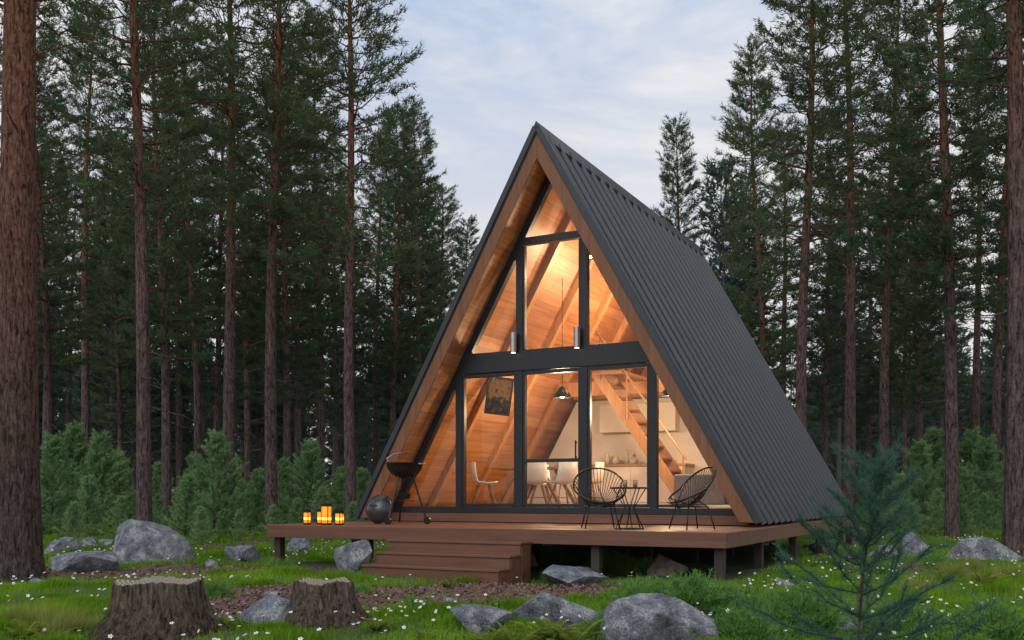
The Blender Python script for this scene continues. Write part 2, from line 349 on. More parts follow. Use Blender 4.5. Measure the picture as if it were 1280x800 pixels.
# framed picture hanging off the sloped lining, turned into the room
m,nt,b=new_mat('landscape_picture'); v=coords(nt,(1,1,1),'Generated')
n=N(nt,'ShaderNodeTexNoise',Scale=5.0,Detail=7.0); nt.links.new(v,n.inputs[0])
sp=N(nt,'ShaderNodeSeparateXYZ'); nt.links.new(v,sp.inputs[0])
mm=N(nt,'ShaderNodeMath',operation='MULTIPLY_ADD'); mm.inputs[1].default_value=.45; nt.links.new(sp.outputs['Z'],mm.inputs[0]); nt.links.new(n.outputs['Fac'],mm.inputs[2])
r=ramp(nt,mm.outputs[0],[(.5,(.01,.015,.015)),(.68,(.05,.05,.03)),(.80,(.35,.21,.06)),(.95,(.14,.15,.13))]); nt.links.new(r.outputs[0],b.inputs['Base Color']); b.inputs['Roughness'].default_value=.6; b.inputs['Specular IOR Level'].default_value=.1
pc=empty('wall_picture',(-1.66,1.75,3.0),math.radians(28),cab); pc.rotation_euler=(math.radians(-8),math.radians(7),math.radians(28))
mb=MB(); mb.box(-.21,.21,-.012,.0,-.33,.33); mb.build('canvas',[m],pc)
mb=MB(); mb.box(-.24,-.211,-.025,.02,-.36,.36); mb.box(.211,.24,-.025,.02,-.36,.36); mb.box(-.21,.21,-.024,.019,.331,.36); mb.box(-.21,.21,-.024,.019,-.36,-.331); mb.box(-.21,.21,.002,.018,-.33,.33); mb.tube([(0,.01,.36),(-.05,.05,.6)],.004); mb.build('picture_frame',[M['black']],pc)
# dining table & chairs
def chair_mesh(u,v,rot,nm='dining_chair'):
    mb=MB()
    pr=[(.22,0),(.12,-.015),(0,-.02),(-.14,.0),(-.2,.06),(-.23,.18),(-.25,.40)]
    wd=[.19,.21,.22,.21,.20,.20,.17]; vs=[]
    for (y,z),w in zip(pr,wd):
        for k in range(7):
            t=(k-3)/3; vs.append((t*w, y+ .04*t*t*(1 if z>.05 else 0), .45+z+.04*t*t*(1 if z<=.05 else 0)))
    n=7; fs=[(i*n+k,i*n+k+1,(i+1)*n+k+1,(i+1)*n+k) for i in range(6) for k in range(6)]
    mb.add(vs,fs,0)
    for sx in (-1,1):
        for sy in (-1,1): mb.tube([(sx*.1,sy*.1-.01,.43),(sx*.22,sy*.22-.01,0)],.016,1)
        mb.tube([(sx*.17,.16,.2),(-sx*.17,-.18,.2)],.008,1)
    o=mb.build(nm,[M['whitep'],M['dkpine']],None,True,loc=(*loc2w(u,v),.9),rot=TH+rot)
    s=o.modifiers.new('s','SOLIDIFY'); s.thickness=.012
    return o
tb=MB(); tb.box(-.75,.75,-.42,.42,.72,.76)
for sx in (-1,1):
    for sy in (-1,1): tb.beam((sx*.68,sy*.36,0),(sx*.25,sy*.3,.72),.07,.06)
tb.build('dining_table',[M['dkpine']],None,bev=.006,loc=(*loc2w(-1.0,2.0),.9),rot=TH)
for u,v,r in ((-1.72,1.3,-.9),(-1.35,2.9,-2.6),(-.62,1.2,.5),(-.12,1.25,.9),(-.05,2.3,1.5)): chair_mesh(u,v,r)
mb=MB(); mb.lathe([(0,0),(.08,0),(.16,.09),(.15,.09),(.07,.015),(0,.015)],(0,0,0),0); 
for k in range(7): 
    a=k*.9; mb.lathe([(0,-.04),(.035,-.02),(.04,0),(.03,.03),(0,.04)],(.07*math.cos(a),.07*math.sin(a),.09+.02*(k%2)),1,8)
mb.build('fruit_bowl',[cer,simple('fruit_skin',(.5,.2,.05),.5,var=.5,sc=15)],None,True,loc=(*loc2w(-.45,2.0),1.662))
# sofa
mb=MB(); mb.box(-.45,.45,-.9,.9,.08,.42); mb.box(.28,.48,-.9,.9,.42,.85); mb.box(-.45,.45,-1.08,-.9,.08,.6); mb.box(-.45,.45,.9,1.08,.08,.6); mb.box(-.42,.27,-.88,-.01,.425,.55); mb.box(-.42,.27,.01,.88,.425,.55)
mb.build('sofa',[M['sofa']],None,bev=.04,loc=(*loc2w(2.15,2.9),.9),rot=TH)
# pendant lamp & interior light
blb=emis('warm_bulb',(1,.72,.42),18)
def pendant(u,v,z,power,rad=.09):
    p=empty('pendant_lamp',(*loc2w(u,v),z),TH)
    mb=MB(); mb.lathe([(.02,.22),(.05,.2),(.16,.06),(.17,0),(.16,0),(.045,.19),(.02,.2)],(0,0,0)); mb.tube([(0,0,.2),(0,0,zo(u,.3)-z)],.006); mb.build('shade',[M['black']],p,True)
    mb=MB(); mb.lathe([(0,-.05),(.04,-.03),(.05,0),(.04,.04),(0,.06)],(0,0,.04)); mb.build('bulb',[blb],p,True)
    l=bpy.data.lights.new('bulb_light','POINT'); l.energy=power; l.color=(1,.68,.38); l.shadow_soft_size=.12
    lo=bpy.data.objects.new('bulb_light',l); scene.collection.objects.link(lo); lo.parent=p; lo.location=(0,0,-.2)
pendant(-.75,2.6,3.0,125); pendant(.45,4.3,5.0,260); pendant(1.5,2.3,2.9,170); pendant(.0,2.2,5.5,85)

# ------------------------------------------------------------------ deck
deck=empty('wooden_deck',CO,TH)
DX0,DX1,DY0=-3.78,3.74,-2.2; DZ=.67
mb=MB(); y=DY0
while y<FY-.08:
    y1=min(y+.138,FY-.075); mb.box(DX0,DX1,y,y1,DZ-.03,DZ); y+=.145
mb.build('deck_boards',[M['deckw']],deck,bev=.003)
mb=MB()
mb.box(DX0+.01,DX1-.01,DY0-.028,DY0-.002,DZ-.2,DZ-.004); mb.box(DX1-.03,DX1,DY0,LEN+.1,DZ-.2,DZ-.033); mb.box(DX0,DX0+.03,DY0,LEN+.1,DZ-.2,DZ-.033)
mb.build('deck_fascia',[M['deckside']],deck,bev=.004)
mb=MB(); mb.box(DX0,DX1,FY-.07,LEN+.1,DZ-.032,DZ-.002); mb.build('base_platform',[M['deckside']],deck)
mb=MB()
for x in (-3.65,-1.9,0,1.9,3.6):
    for y in (DY0+.15,0,2.4,4.8,7.2,8.4): mb.box(x-.06,x+.06,y-.06,y+.06,-.15,DZ-.2)
for x in (-3.65,-1.9,0,1.9,3.6): mb.box(x-.04,x+.04,DY0+.02,LEN,DZ-.198,DZ-.04)
mb.build('posts_and_joists',[M['darkwood']],deck)
st=MB()
for i,z in enumerate((.50,.335,.17)):
    y0=DY0-.03-.31*(i+1); y1=DY0-.03-.31*i
    st.box(-1.2,1.0,y0-.02,y1-.002,z-.035,z); st.box(-1.18,.98,y0,y0+.025,-.05,z-.036)
    st.box(-1.19,-1.15,y0+.026,y1-.004,-.05,z-.037); st.box(.95,.99,y0+.026,y1-.004,-.05,z-.037)
st.build('steps',[M['deckside']],deck,bev=.006)

# ------------------------------------------------------------------ deck furniture
def acapulco(u,v,rot):
    mb=MB(); n=44
    rim=[]; hub=[]
    for k in range(n):
        a=2*math.pi*k/n; w=.37+.03*math.sin(a); 
        lx=w*math.cos(a); ly=.46*math.sin(a)
        tilt=math.radians(52); y=-.02+ -ly*math.cos(tilt)*.95; z=.56+ly*math.sin(tilt)*.83
        if ly<0: z=.56+ly*.42; y=-.02-ly*.75
        rim.append((lx,-y*-1,z)); 
        hx=.05*math.cos(a); hy=.06*math.sin(a); hub.append((hx, .02-hy, .33+hy*.3))
    mb.ring(rim,.013,0); mb.ring(hub,.006,0)
    for r_,h_ in zip(rim,hub):
        r_=np.array(r_); h_=np.array(h_); mid=(r_*.5+h_*.5)+np.array([0,0,-.045]); 
        mb.tube([r_,mid,h_],.0048,0,5)
    base=[(.24*math.cos(a),.22*math.sin(a),.31) for a in np.linspace(0,2*math.pi,24,endpoint=False)]
    mb.ring(base,.009,0)
    for a in (.75,2.4,3.9,5.5):
        mb.tube([(.24*math.cos(a),.22*math.sin(a),.31),(.33*math.cos(a),.32*math.sin(a),.005)],.011,0,6)
    mb.tube([(.24*.7,.22*.7,.31),rim[int(n*.06)]],.009); mb.tube([(-.24*.7,.22*.7,.31),rim[int(n*.44)]],.009)
    mb.tube([(.17,-.15,.31),rim[int(n*.9)]],.009); mb.tube([(-.17,-.15,.31),rim[int(n*.6)]],.009)
    return mb.build('acapulco_chair',[M['black']],None,True,loc=(*loc2w(u,v),DZ),rot=rot)
acapulco(1.72,-1.5,TH+.55+math.pi)
acapulco(2.98,-1.25,TH-.75+math.pi)
mb=MB(); mb.lathe([(0,.56),(.27,.56),(.275,.57),(.27,.582),(0,.582)],m=0,seg=32)
base=[(.2*math.cos(a),.2*math.sin(a),.008) for a in np.linspace(0,2*math.pi,24,endpoint=False)]; mb.ring(base,.008)
for a in np.arange(0,6.2,2*math.pi/6):
    mb.tube([(.22*math.cos(a),.22*math.sin(a),.56),(.07*math.cos(a+.3),.07*math.sin(a+.3),.3),(.2*math.cos(a+.6),.2*math.sin(a+.6),.01)],.007)
mb.build('side_table',[M['black']],None,True,loc=(*loc2w(2.2,-1.6),DZ))
for dx in (-.06,.08):
    mb=MB(); mb.lathe([(0,0),(.028,0),(.034,.1),(.031,.1),(.025,.008),(0,.008)]); mb.build('drinking_glass',[simple('amber_glass',(.35,.2,.1),.1)],None,True,loc=(loc2w(2.2,-1.6)[0]+dx,loc2w(2.2,-1.6)[1],DZ+.583))
# kettle grill
gr=empty('kettle_grill',(*loc2w(-1.96,-.95),DZ),TH)
enam=simple('black_enamel',(.014,.015,.018),.18,.2)
mb=MB(); mb.lathe([(0,.74),(.12,.76),(.22,.82),(.285,.91),(.31,1.0),(.32,1.005),(.29,1.005),(.27,.93),(0,.9)],seg=28); mb.build('bowl',[enam],gr,True)
mb=MB(); 
for k in range(-6,7): 
    w=math.sqrt(max(.001,.28**2-(k*.044)**2)); mb.tube([(k*.044,-w,1.0),(k*.044,w,1.0)],.004)
mb.tube([(-.31,0,1.02),(-.37,0,1.08),(-.3,.12,1.16),(-.1,.28,1.2)],.01)
mb.tube([(.30,-.08,.98),(.36,-.08,.98),(.36,.08,.98),(.3,.08,.98)],.012)
mb.build('grate_and_handles',[steel],gr,True)
mb=MB()
for a in (.3,2.4,4.5): mb.tube([(.13*math.cos(a),.13*math.sin(a),.8),(.38*math.cos(a),.38*math.sin(a),.03)],.016)
mb.ring([(.24*math.cos(a),.24*math.sin(a),.38) for a in np.linspace(0,2*math.pi,24,endpoint=False)],.006)
for a in (.3,4.5): mb.tube([(.38*math.cos(a),.38*math.sin(a)-.02,.06),(.38*math.cos(a),.38*math.sin(a)+.03,.06)],.06,sides=16)
mb.lathe([(.0,.5),(.1,.5),(.09,.42),(0,.40)],m=0); mb.build('legs',[M['black']],gr)
mb=MB(); mb.lathe([(0,.2),(.08,.195),(.17,.15),(.235,.07),(.25,0),(.24,0),(.225,.065),(.16,.14),(0,.19)],seg=28); mb.tube([(-.05,0,.2),(-.04,0,.25),(.04,0,.25),(.05,0,.2)],.01)
o=mb.build('grill_lid',[simple('grey_enamel',(.06,.065,.075),.25,.5)],None,True,loc=(*loc2w(-2.38,-1.05),DZ+.24)); o.rotation_euler=(math.radians(72),0,math.radians(-25))
# lanterns
amber=emis('amber_candle_glass',(1,.27,.012),.85)
flame=emis('candle_flame',(1,.5,.08),2.2)
for u,v,h,rr in ((-3.13,-2.0,.25,.055),(-2.97,-1.85,.26,.06),(-2.76,-1.98,.35,.078),(-2.62,-1.8,.23,.055),(-2.5,-2.0,.24,.055)):
    p=empty('candle_lantern',(*loc2w(u,v),DZ))
    mb=MB(); mb.lathe([(0,.01),(rr,.01),(rr,h-.05),(rr*.9,h-.05),(rr*.9,.03),(0,.03)]); mb.build('glass',[amber],p,True)
    mb=MB(); mb.lathe([(0,0),(rr*1.1,0),(rr*1.1,.03),(0,.03)]); mb.lathe([(rr*.8,h-.055),(rr*1.1,h-.055),(rr*1.1,h-.01),(rr*.8,h-.01)])
    for a in (0.5,2.07,3.64,5.2): mb.box(rr*1.05*math.cos(a)-.006,rr*1.05*math.cos(a)+.006,rr*1.05*math.sin(a)-.006,rr*1.05*math.sin(a)+.006,.02,h-.02)
    mb.tube([(rr,0,h-.02),(rr*.6,0,h+.05),(-rr*.6,0,h+.05),(-rr,0,h-.02)],.004); mb.build('metal_frame',[M['black']],p)
    mb=MB(); mb.lathe([(0,.05),(rr*.6,.06),(rr*1.01,.08),(rr*1.01,.12),(rr*.6,.15),(0,.18)]); mb.build('flame',[flame],p,True)

# ------------------------------------------------------------------ trees
def make_pine(name,seed,H,r0,cs,CR,mats,whorl=.55,nb=5,twd=12,nn=26,nl=.17,nw=.022,up=.15,dead=12,bend=.25,tr_sides=10,low=False,branch_r=.028,twl=.6,leader=False):
    rng=np.random.default_rng(seed); parts=[]
    n=18; t=np.linspace(0,1,n); ph=rng.uniform(0,6.3,2)
    P=np.stack([bend*np.sin(t*2.6+ph[0])*t+bend*.3*np.sin(t*7+ph[1])*t, bend*np.cos(t*2.2+ph[1])*t-bend*t*math.cos(ph[1]), t*H],1)
    rad=r0*(1-t)**.75*.95+r0*.06*(1-t)+.004*H/20; rad[0]*=1.25
    if r0>.1:
        P=np.insert(P,1,P[0]*(1-.02)+P[1]*.02+[0,0,.25],0); P[1]=P[0]+[0,0,.3]; 
        P[0]=[0,0,-.3]; rad=np.concatenate([[r0*1.45],[r0*1.08],rad[1:]]); tt=np.concatenate([[0],[.3/H],t[1:]])
    else: P[0,2]=-.05; tt=t
    V,Fc=tube_arr(P,rad,tr_sides); parts.append((V,Fc,0))
    cen=lambda z: np.array([np.interp(z/H,tt,P[:,0]),np.interp(z/H,tt,P[:,1]),z])
    tw=[]
    z=cs*H
    while z<H*.985:
        s=(z/H-cs)/(1-cs)
        prof=(1-s)**.75*(.55+.45*min(1,s*4)) if not low else (1-s)**.85
        k=rng.poisson(nb*.6)+max(1,int(nb*.4))
        a0=rng.uniform(0,6.3)
        for b_ in range(k):
            a=a0+b_*2*math.pi/k+rng.normal(0,.3); L=CR*prof*rng.uniform(.55,1.15)+.12*CR
            el=up+.5*s+rng.normal(0,.12)
            d=np.array([math.cos(a)*math.cos(el),math.sin(a)*math.cos(el),math.sin(el)])
            st_=np.linspace(0,1,6); p0=cen(z+rng.uniform(-.12,.12)*whorl)
            curve=p0+np.outer(st_*L,d); curve[:,2]+= -(.16*L*st_**1.2)*(1-s)+ .14*L*st_**3
            curve[1:-1]+=rng.normal(0,.03*L,(4,3))
            V,Fc=tube_arr(curve,(branch_r*(L/CR+.25))*(1-st_*.85),4); parts.append((V,Fc,0))
            nt_=max(3,int(twd*(L/CR)**.8))
            for q in range(nt_):
                tq=.22+.78*(q+rng.uniform(0,1))/nt_; tq=min(tq,1)
                i_=min(int(tq*5),4); f_=tq*5-i_; b0=curve[i_]*(1-f_)+curve[i_+1]*f_
                side=np.array([-math.sin(a),math.cos(a),0])*(1 if rng.random()<.5 else -1)
                ang=rng.uniform(.2,1.15)*(1.15-tq*.6)
                td=unit(d*math.cos(ang)+side*math.sin(ang)+np.array([0,0,rng.uniform(-.12,.42)]))
                tl=twl*CR/2.2*rng.uniform(.4,1.1)*(1.1-.5*tq)
                tw.append((b0,td,tl))
            if leader: # needles directly on the branch
                for q in range(5): 
                    tw.append((curve[q],unit(curve[q+1]-curve[q]),np.linalg.norm(curve[q+1]-curve[q])*1.1))
        z+=whorl*rng.uniform(.7,1.3)*(1-.45*s)
    if leader:
        for zz in np.arange(.3*H,H,.06*H): tw.append((cen(zz),np.array([0,0,1.]),.065*H))
    B=np.array([t_[0] for t_ in tw]); D=np.array([t_[1] for t_ in tw]); TL=np.array([t_[2] for t_ in tw])
    idx=np.repeat(np.arange(len(tw)),nn); m_=len(idx)
    f=rng.uniform(.1 if not leader else 0,1.0,m_)**.75
    jit=.03*CR/2.2 if not leader else .002
    pos=B[idx]+D[idx]*(TL[idx]*f)[:,None]+rng.normal(0,jit,(m_,3))
    dd=unit(D[idx]*.75+rng.normal(0,.55,(m_,3))+np.array([0,0,.18]))
    V,Fc=needles(pos,dd,nl*rng.uniform(.6,1.2,m_),nw*rng.uniform(.7,1.3,m_),rng); parts.append((V,Fc,1))
    s_=unit(np.cross(D,rng.normal(size=D.shape)))*.006*CR/2.2
    V=np.stack([B-s_,B+s_,B+D*TL[:,None]*.9],1).reshape(-1,3); parts.append((V,np.arange(len(V)).reshape(-1,3),0))
    for k in range(dead):
        z=rng.uniform(.12,cs+.08)*H; a=rng.uniform(0,6.3); L=rng.uniform(.3,1.6); el=rng.uniform(-.35,.3)
        st_=np.linspace(0,1,4); c_=cen(z)+np.outer(st_*L,[math.cos(a)*math.cos(el),math.sin(a)*math.cos(el),math.sin(el)]); c_[1:]+=rng.normal(0,.06,(3,3))
        V,Fc=tube_arr(c_,.018*(1-.8*st_),4); parts.append((V,Fc,0))
    return build_mesh(name,parts,mats,False)

pines=[make_pine('pine_mesh_%d'%i,100+i,h,r,cs,cr,[M['bark'],M['needle']],twd=14,nn=25,nl=.19,nw=.030,twl=.68,dead=18,bend=bd)
  for i,(h,r,cs,cr,bd) in enumerate([(21,.19,.40,2.6,.3),(20,.17,.30,2.4,.5),(22,.2,.47,2.8,.25),(19,.16,.25,2.3,.35),(20,.17,.36,2.7,.6)])]
bigpine=make_pine('big_pine_mesh',55,22,.27,.36,3.2,[M['bigbark'],M['needle']],twd=14,nn=30,nw=.022,dead=16,bend=.3,tr_sides=18)
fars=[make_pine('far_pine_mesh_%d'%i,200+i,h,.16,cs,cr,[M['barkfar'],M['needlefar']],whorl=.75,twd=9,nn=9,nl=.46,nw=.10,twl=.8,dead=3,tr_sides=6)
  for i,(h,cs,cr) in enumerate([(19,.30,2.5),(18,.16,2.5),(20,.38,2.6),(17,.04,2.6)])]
big=obj('pine_tree',bigpine,(*pxw(25,13.4),0),1.0)
near=[(180,24,0),(208,33,1),(245,38,4),(285,30,2),(340,28,0),(357,37,3),(372,43,1),(440,27,4),(108,44,2),(60,36,1),(150,47,3),(127,58,3),
 (490,46,1),(507,54,3),(525,50,0),(548,60,4),(592,66,1),(420,50,3),(470,58,2),(310,48,0),(225,50,2),(85,60,0),(270,40,3),(400,44,0),(325,56,3),
 (1005,27,4),(955,42,1),(1030,46,3),(1062,33,2),(1105,36,0),(1130,50,1),(1150,41,3),(1190,25,1),(1218,46,2),(1268,18,0),(935,56,3),(1243,35,4),(857,46,3),(752,66,3),(980,52,0),(1085,55,1),
 (-60,22,2),(-120,30,0),(1360,24,3),(1430,32,1),(1320,38,0),(20,50,4),(910,68,1)]
for k,(px,d,vv) in enumerate(near):
    x,y=pxw(px,d); sc=1.0
    if px==592: sc=1.02
    if px==752: sc=1.12
    obj('pine_tree',pines[vv],(x,y,float(hgt(x,y))),random.uniform(0,6.3),sc*random.uniform(.96,1.05))
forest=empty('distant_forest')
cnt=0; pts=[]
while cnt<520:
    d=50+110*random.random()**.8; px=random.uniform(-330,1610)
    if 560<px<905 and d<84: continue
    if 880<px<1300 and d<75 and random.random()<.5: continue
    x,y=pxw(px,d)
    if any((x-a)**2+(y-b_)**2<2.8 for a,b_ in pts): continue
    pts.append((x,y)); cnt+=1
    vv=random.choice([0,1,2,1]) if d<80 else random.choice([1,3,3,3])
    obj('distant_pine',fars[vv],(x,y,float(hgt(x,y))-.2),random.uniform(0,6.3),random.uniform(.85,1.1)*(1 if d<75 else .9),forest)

# young pines
young=[make_pine('young_pine_mesh_%d'%i,300+i,2.9,.04,.03,1.15,[M['bark'],M['young']],whorl=.27,nb=6,twd=9,nn=26,nl=.13,nw=.024,up=.62,dead=0,bend=.08,tr_sides=6,low=True,branch_r=.012,twl=.62,leader=True) for i in range(3)]
for k,(px,by,hh) in enumerate([(30,658,2.9),(65,662,3.0),(128,662,3.1),(110,668,1.6),(268,668,2.9),(232,672,1.7),(322,668,1.8),(300,676,.8),(385,664,2.8),(425,664,2.0),(405,668,1.4),(150,658,2.6),(200,658,2.2),
   (1155,662,2.9),(1125,664,1.8),(1100,666,1.5),(1235,662,3.0),(1270,660,2.9),(1205,664,2.0),(1232,670,1.1),(1180,660,2.3),(1080,662,1.6),(1300,660,3.1),(-20,660,3.1),(455,660,2.0),(352,660,2.3),(248,660,2.5),
   (1170,655,3.6),(1215,655,3.6),(90,655,3.7),(10,655,3.7),(288,664,2.3),(45,668,1.4),(1140,672,.9),(1170,668,1.3),(1262,668,1.4),(370,670,1.0),(200,668,1.2),(90,674,1.0),(150,674,1.1),(340,674,.9),(1205,674,.9),(410,676,.8),(252,678,.9),(440,672,1.0)]):
    d=min(CAMZ*F/(by-620),44); x,y=pxw(px,d); s=hh/2.9
    obj('young_pine_shrub',young[k%3],(x,y,float(hgt(x,y))-.05),random.uniform(0,6.3),(s*1.15,s*1.15,s))
# low shrubs (blueberry / juniper)
def make_shrub(name,seed,rad,h,stems,mat,nl,nw,nn=40,flat=.5):
    rng=np.random.default_rng(seed); parts=[]; pos=[];dr=[]
    for s in range(stems):
        a=rng.uniform(0,6.3); el=rng.uniform(.15,1.4)**1; L=rad*rng.uniform(.6,1.1)
        d=np.array([math.cos(a)*math.cos(el),math.sin(a)*math.cos(el),math.sin(el)*h/rad])
        st_=np.linspace(0,1,6); c=np.outer(st_*L,d)+rng.normal(0,.02*rad,(6,3)); c[:,2]+= -.22*L*st_**2*math.cos(el); c+= [rng.normal(0,.1*rad),rng.normal(0,.1*rad),0]
        V,Fc=tube_arr(c,.006*(1-st_*.7)*rad/.5,4); parts.append((V,Fc,0))
        f=rng.uniform(.25,1,nn); i_=np.minimum((f*5).astype(int),4); ff=(f*5-i_)[:,None]
        pos.append(c[i_]*(1-ff)+c[i_+1]*ff+rng.normal(0,.03*rad,(nn,3))); dr.append(unit(unit(d)*.6+rng.normal(0,.5,(nn,3))+[0,0,.3]))
    pos=np.concatenate(pos); dr=np.concatenate(dr); n_=len(pos)
    V,Fc=needles(pos,dr,nl*rng.uniform(.6,1.2,n_),nw*rng.uniform(.7,1.3,n_),rng); parts.append((V,Fc,1))
    return build_mesh(name,parts,[M['bark'],mat])
jun=[make_shrub('juniper_mesh_%d'%i,400+i,.55,.42,260,M['juniper'],.06,.009,60) for i in range(2)]
for px,by,s in ((765,712,1.0),(700,722,.7),(805,716,.8),(860,768,1.0),(800,762,.8),(905,768,.8),(955,775,.8),(1000,790,1.0),(770,800,.7),(930,800,.8),(985,700,.9),(690,702,.8),(1035,712,.7),(350,715,.7),(265,742,.6),(520,770,.5),(1130,800,.8),(1240,800,.9),(450,745,.4),(1170,712,.7),(1100,716,.7)):
    d=CAMZ*F/(by-620); x,y=pxw(px,d); obj('juniper_shrub',jun[k%2],(x,y,float(hgt(x,y))-.06),random.uniform(0,6.3),s); k+=1
ug=[make_shrub('undergrowth_mesh_%d'%i,420+i,.9,.6,130,M['under'],.14,.04,26) for i in range(2)]
und=empty('undergrowth')
for k in range(400):
    d=random.uniform(20,75) if k<300 else random.uniform(20,36); px=random.uniform(-200,1480)
    x,y=pxw(px,d); u,v=w2loc(x,y)
    if abs(u)<4.8 and v<10.5: continue
    obj('bush',ug[k%2],(x,y,float(hgt(x,y))-.1),random.uniform(0,6.3),random.uniform(.35,1.2 if d>28 else .6)*(1+max(0,d-35)/40),und)

# foreground sapling
sap=make_pine('sapling_mesh',83,1.55,.012,.05,.80,[M['bark'],M['sapling']],whorl=.2,nb=5,twd=6,nn=55,nl=.06,nw=.0036,up=.36,dead=0,bend=.09,tr_sides=6,low=True,branch_r=.005,twl=.72,leader=True)
x,y=pxw(1070,6.0); obj('pine_sapling',sap,(x,y,float(hgt(x,y))-.26),1)
# ------------------------------------------------------------------ rocks
def rock_mat():
    m,nt,b=new_mat('granite_rock'); v=coords(nt,(1,1,1)); n1=N(nt,'ShaderNodeTexNoise',Scale=5.5,Detail=12.0); n2=N(nt,'ShaderNodeTexNoise',Scale=60.0,Detail=4.0)
    for n in (n1,n2): nt.links.new(v,n.inputs['Vector']); n.inputs['Roughness'].default_value=.74
    a=ramp(nt,n1.outputs['Fac'],[(.34,(.06,.07,.095)),(.43,(.20,.23,.28)),(.52,(.34,.375,.43)),(.60,(.62,.65,.70))]); c=ramp(nt,n2.outputs['Fac'],[(.36,(.5,.5,.5)),(.62,(1.3,1.3,1.3))])
    mx=N(nt,'ShaderNodeMix',data_type='RGBA',blend_type='MULTIPLY'); mx.inputs[0].default_value=1; nt.links.new(a.outputs[0],mx.inputs[6]); nt.links.new(c.outputs[0],mx.inputs[7])
    nt.links.new(mx.outputs[2],b.inputs['Base Color']); b.inputs['Roughness'].default_value=.85; 
    ad=N(nt,'ShaderNodeMath',operation='ADD'); nt.links.new(n1.outputs['Fac'],ad.inputs[0]); nt.links.new(n2.outputs['Fac'],ad.inputs[1]); bump(nt,b,ad.outputs[0],1.0,.07)
    return m
RM=rock_mat(); RB=simple('brown_rock',(.2,.155,.135),.9,var=.4,sc=8)
import bmesh
def rock(px,by,wpx,hpx,mat=None,seed=0):
    d=CAMZ*F/(by-620); x,y=pxw(px,d); w=wpx/F*d; h=hpx/F*d
    bm=bmesh.new(); bmesh.ops.create_icosphere(bm,subdivisions=5,radius=1); rg=np.random.default_rng(seed)
    V=np.array([v.co[:] for v in bm.verts])
    for k in range(17):
        n=unit(rg.normal(size=3)+[0,0,.2]); dd=rg.uniform(.38,.78); e=np.clip(V@n-dd,0,None); V=V-e[:,None]*n
    off=rg.uniform(0,50,3)
    for i_,v in enumerate(bm.verts):
        p=Vector(V[i_]); nz=noise.fractal(p*3.2+Vector(off),1,2,5)*.03+noise.noise(p*13+Vector(off))*.01
        v.co=p*(1+nz)
    co=np.array([v.co[:] for v in bm.verts]); ex=(co.max(0)-co.min(0)); ce=(co.max(0)+co.min(0))/2
    for v in bm.verts: v.co=Vector(((v.co.x-ce[0])/ex[0]*w,(v.co.y-ce[1])/ex[1]*w*.8,(v.co.z-ce[2])/ex[2]*h*1.5))
    me=bpy.data.meshes.new('rock'); bm.to_mesh(me); bm.free(); me.materials.append(mat or RM); me.polygons.foreach_set('use_smooth',[True]*len(me.polygons))
    obj('rock',me,(x,y+w*.3,h*.27+float(hgt(x,y))),rg.uniform(-.4,.4))
for k,r_ in enumerate([(185,704,104,52),(96,714,84,24),(82,690,28,18),(62,692,22,18),(106,688,26,15),(130,686,20,12),(300,700,46,20),(440,719,54,40),(322,784,92,38),(604,794,88,32),(700,790,118,42),
  (720,728,82,24),(880,740,50,20),(832,812,160,60),(1236,704,96,28),(1150,698,38,30),(1108,700,36,16),(1076,682,24,24),(1282,796,40,26),(372,692,30,22),(1024,690,30,14),(1055,792,40,18),(1200,664,16,9),(262,712,20,10),(215,742,26,10),(340,748,22,9),(560,752,20,8),(980,738,26,12),(45,735,30,10)]):
    rock(*r_,seed=k+3)
rock(655,712,42,32,RB,71); rock(836,722,52,26,RB,72)
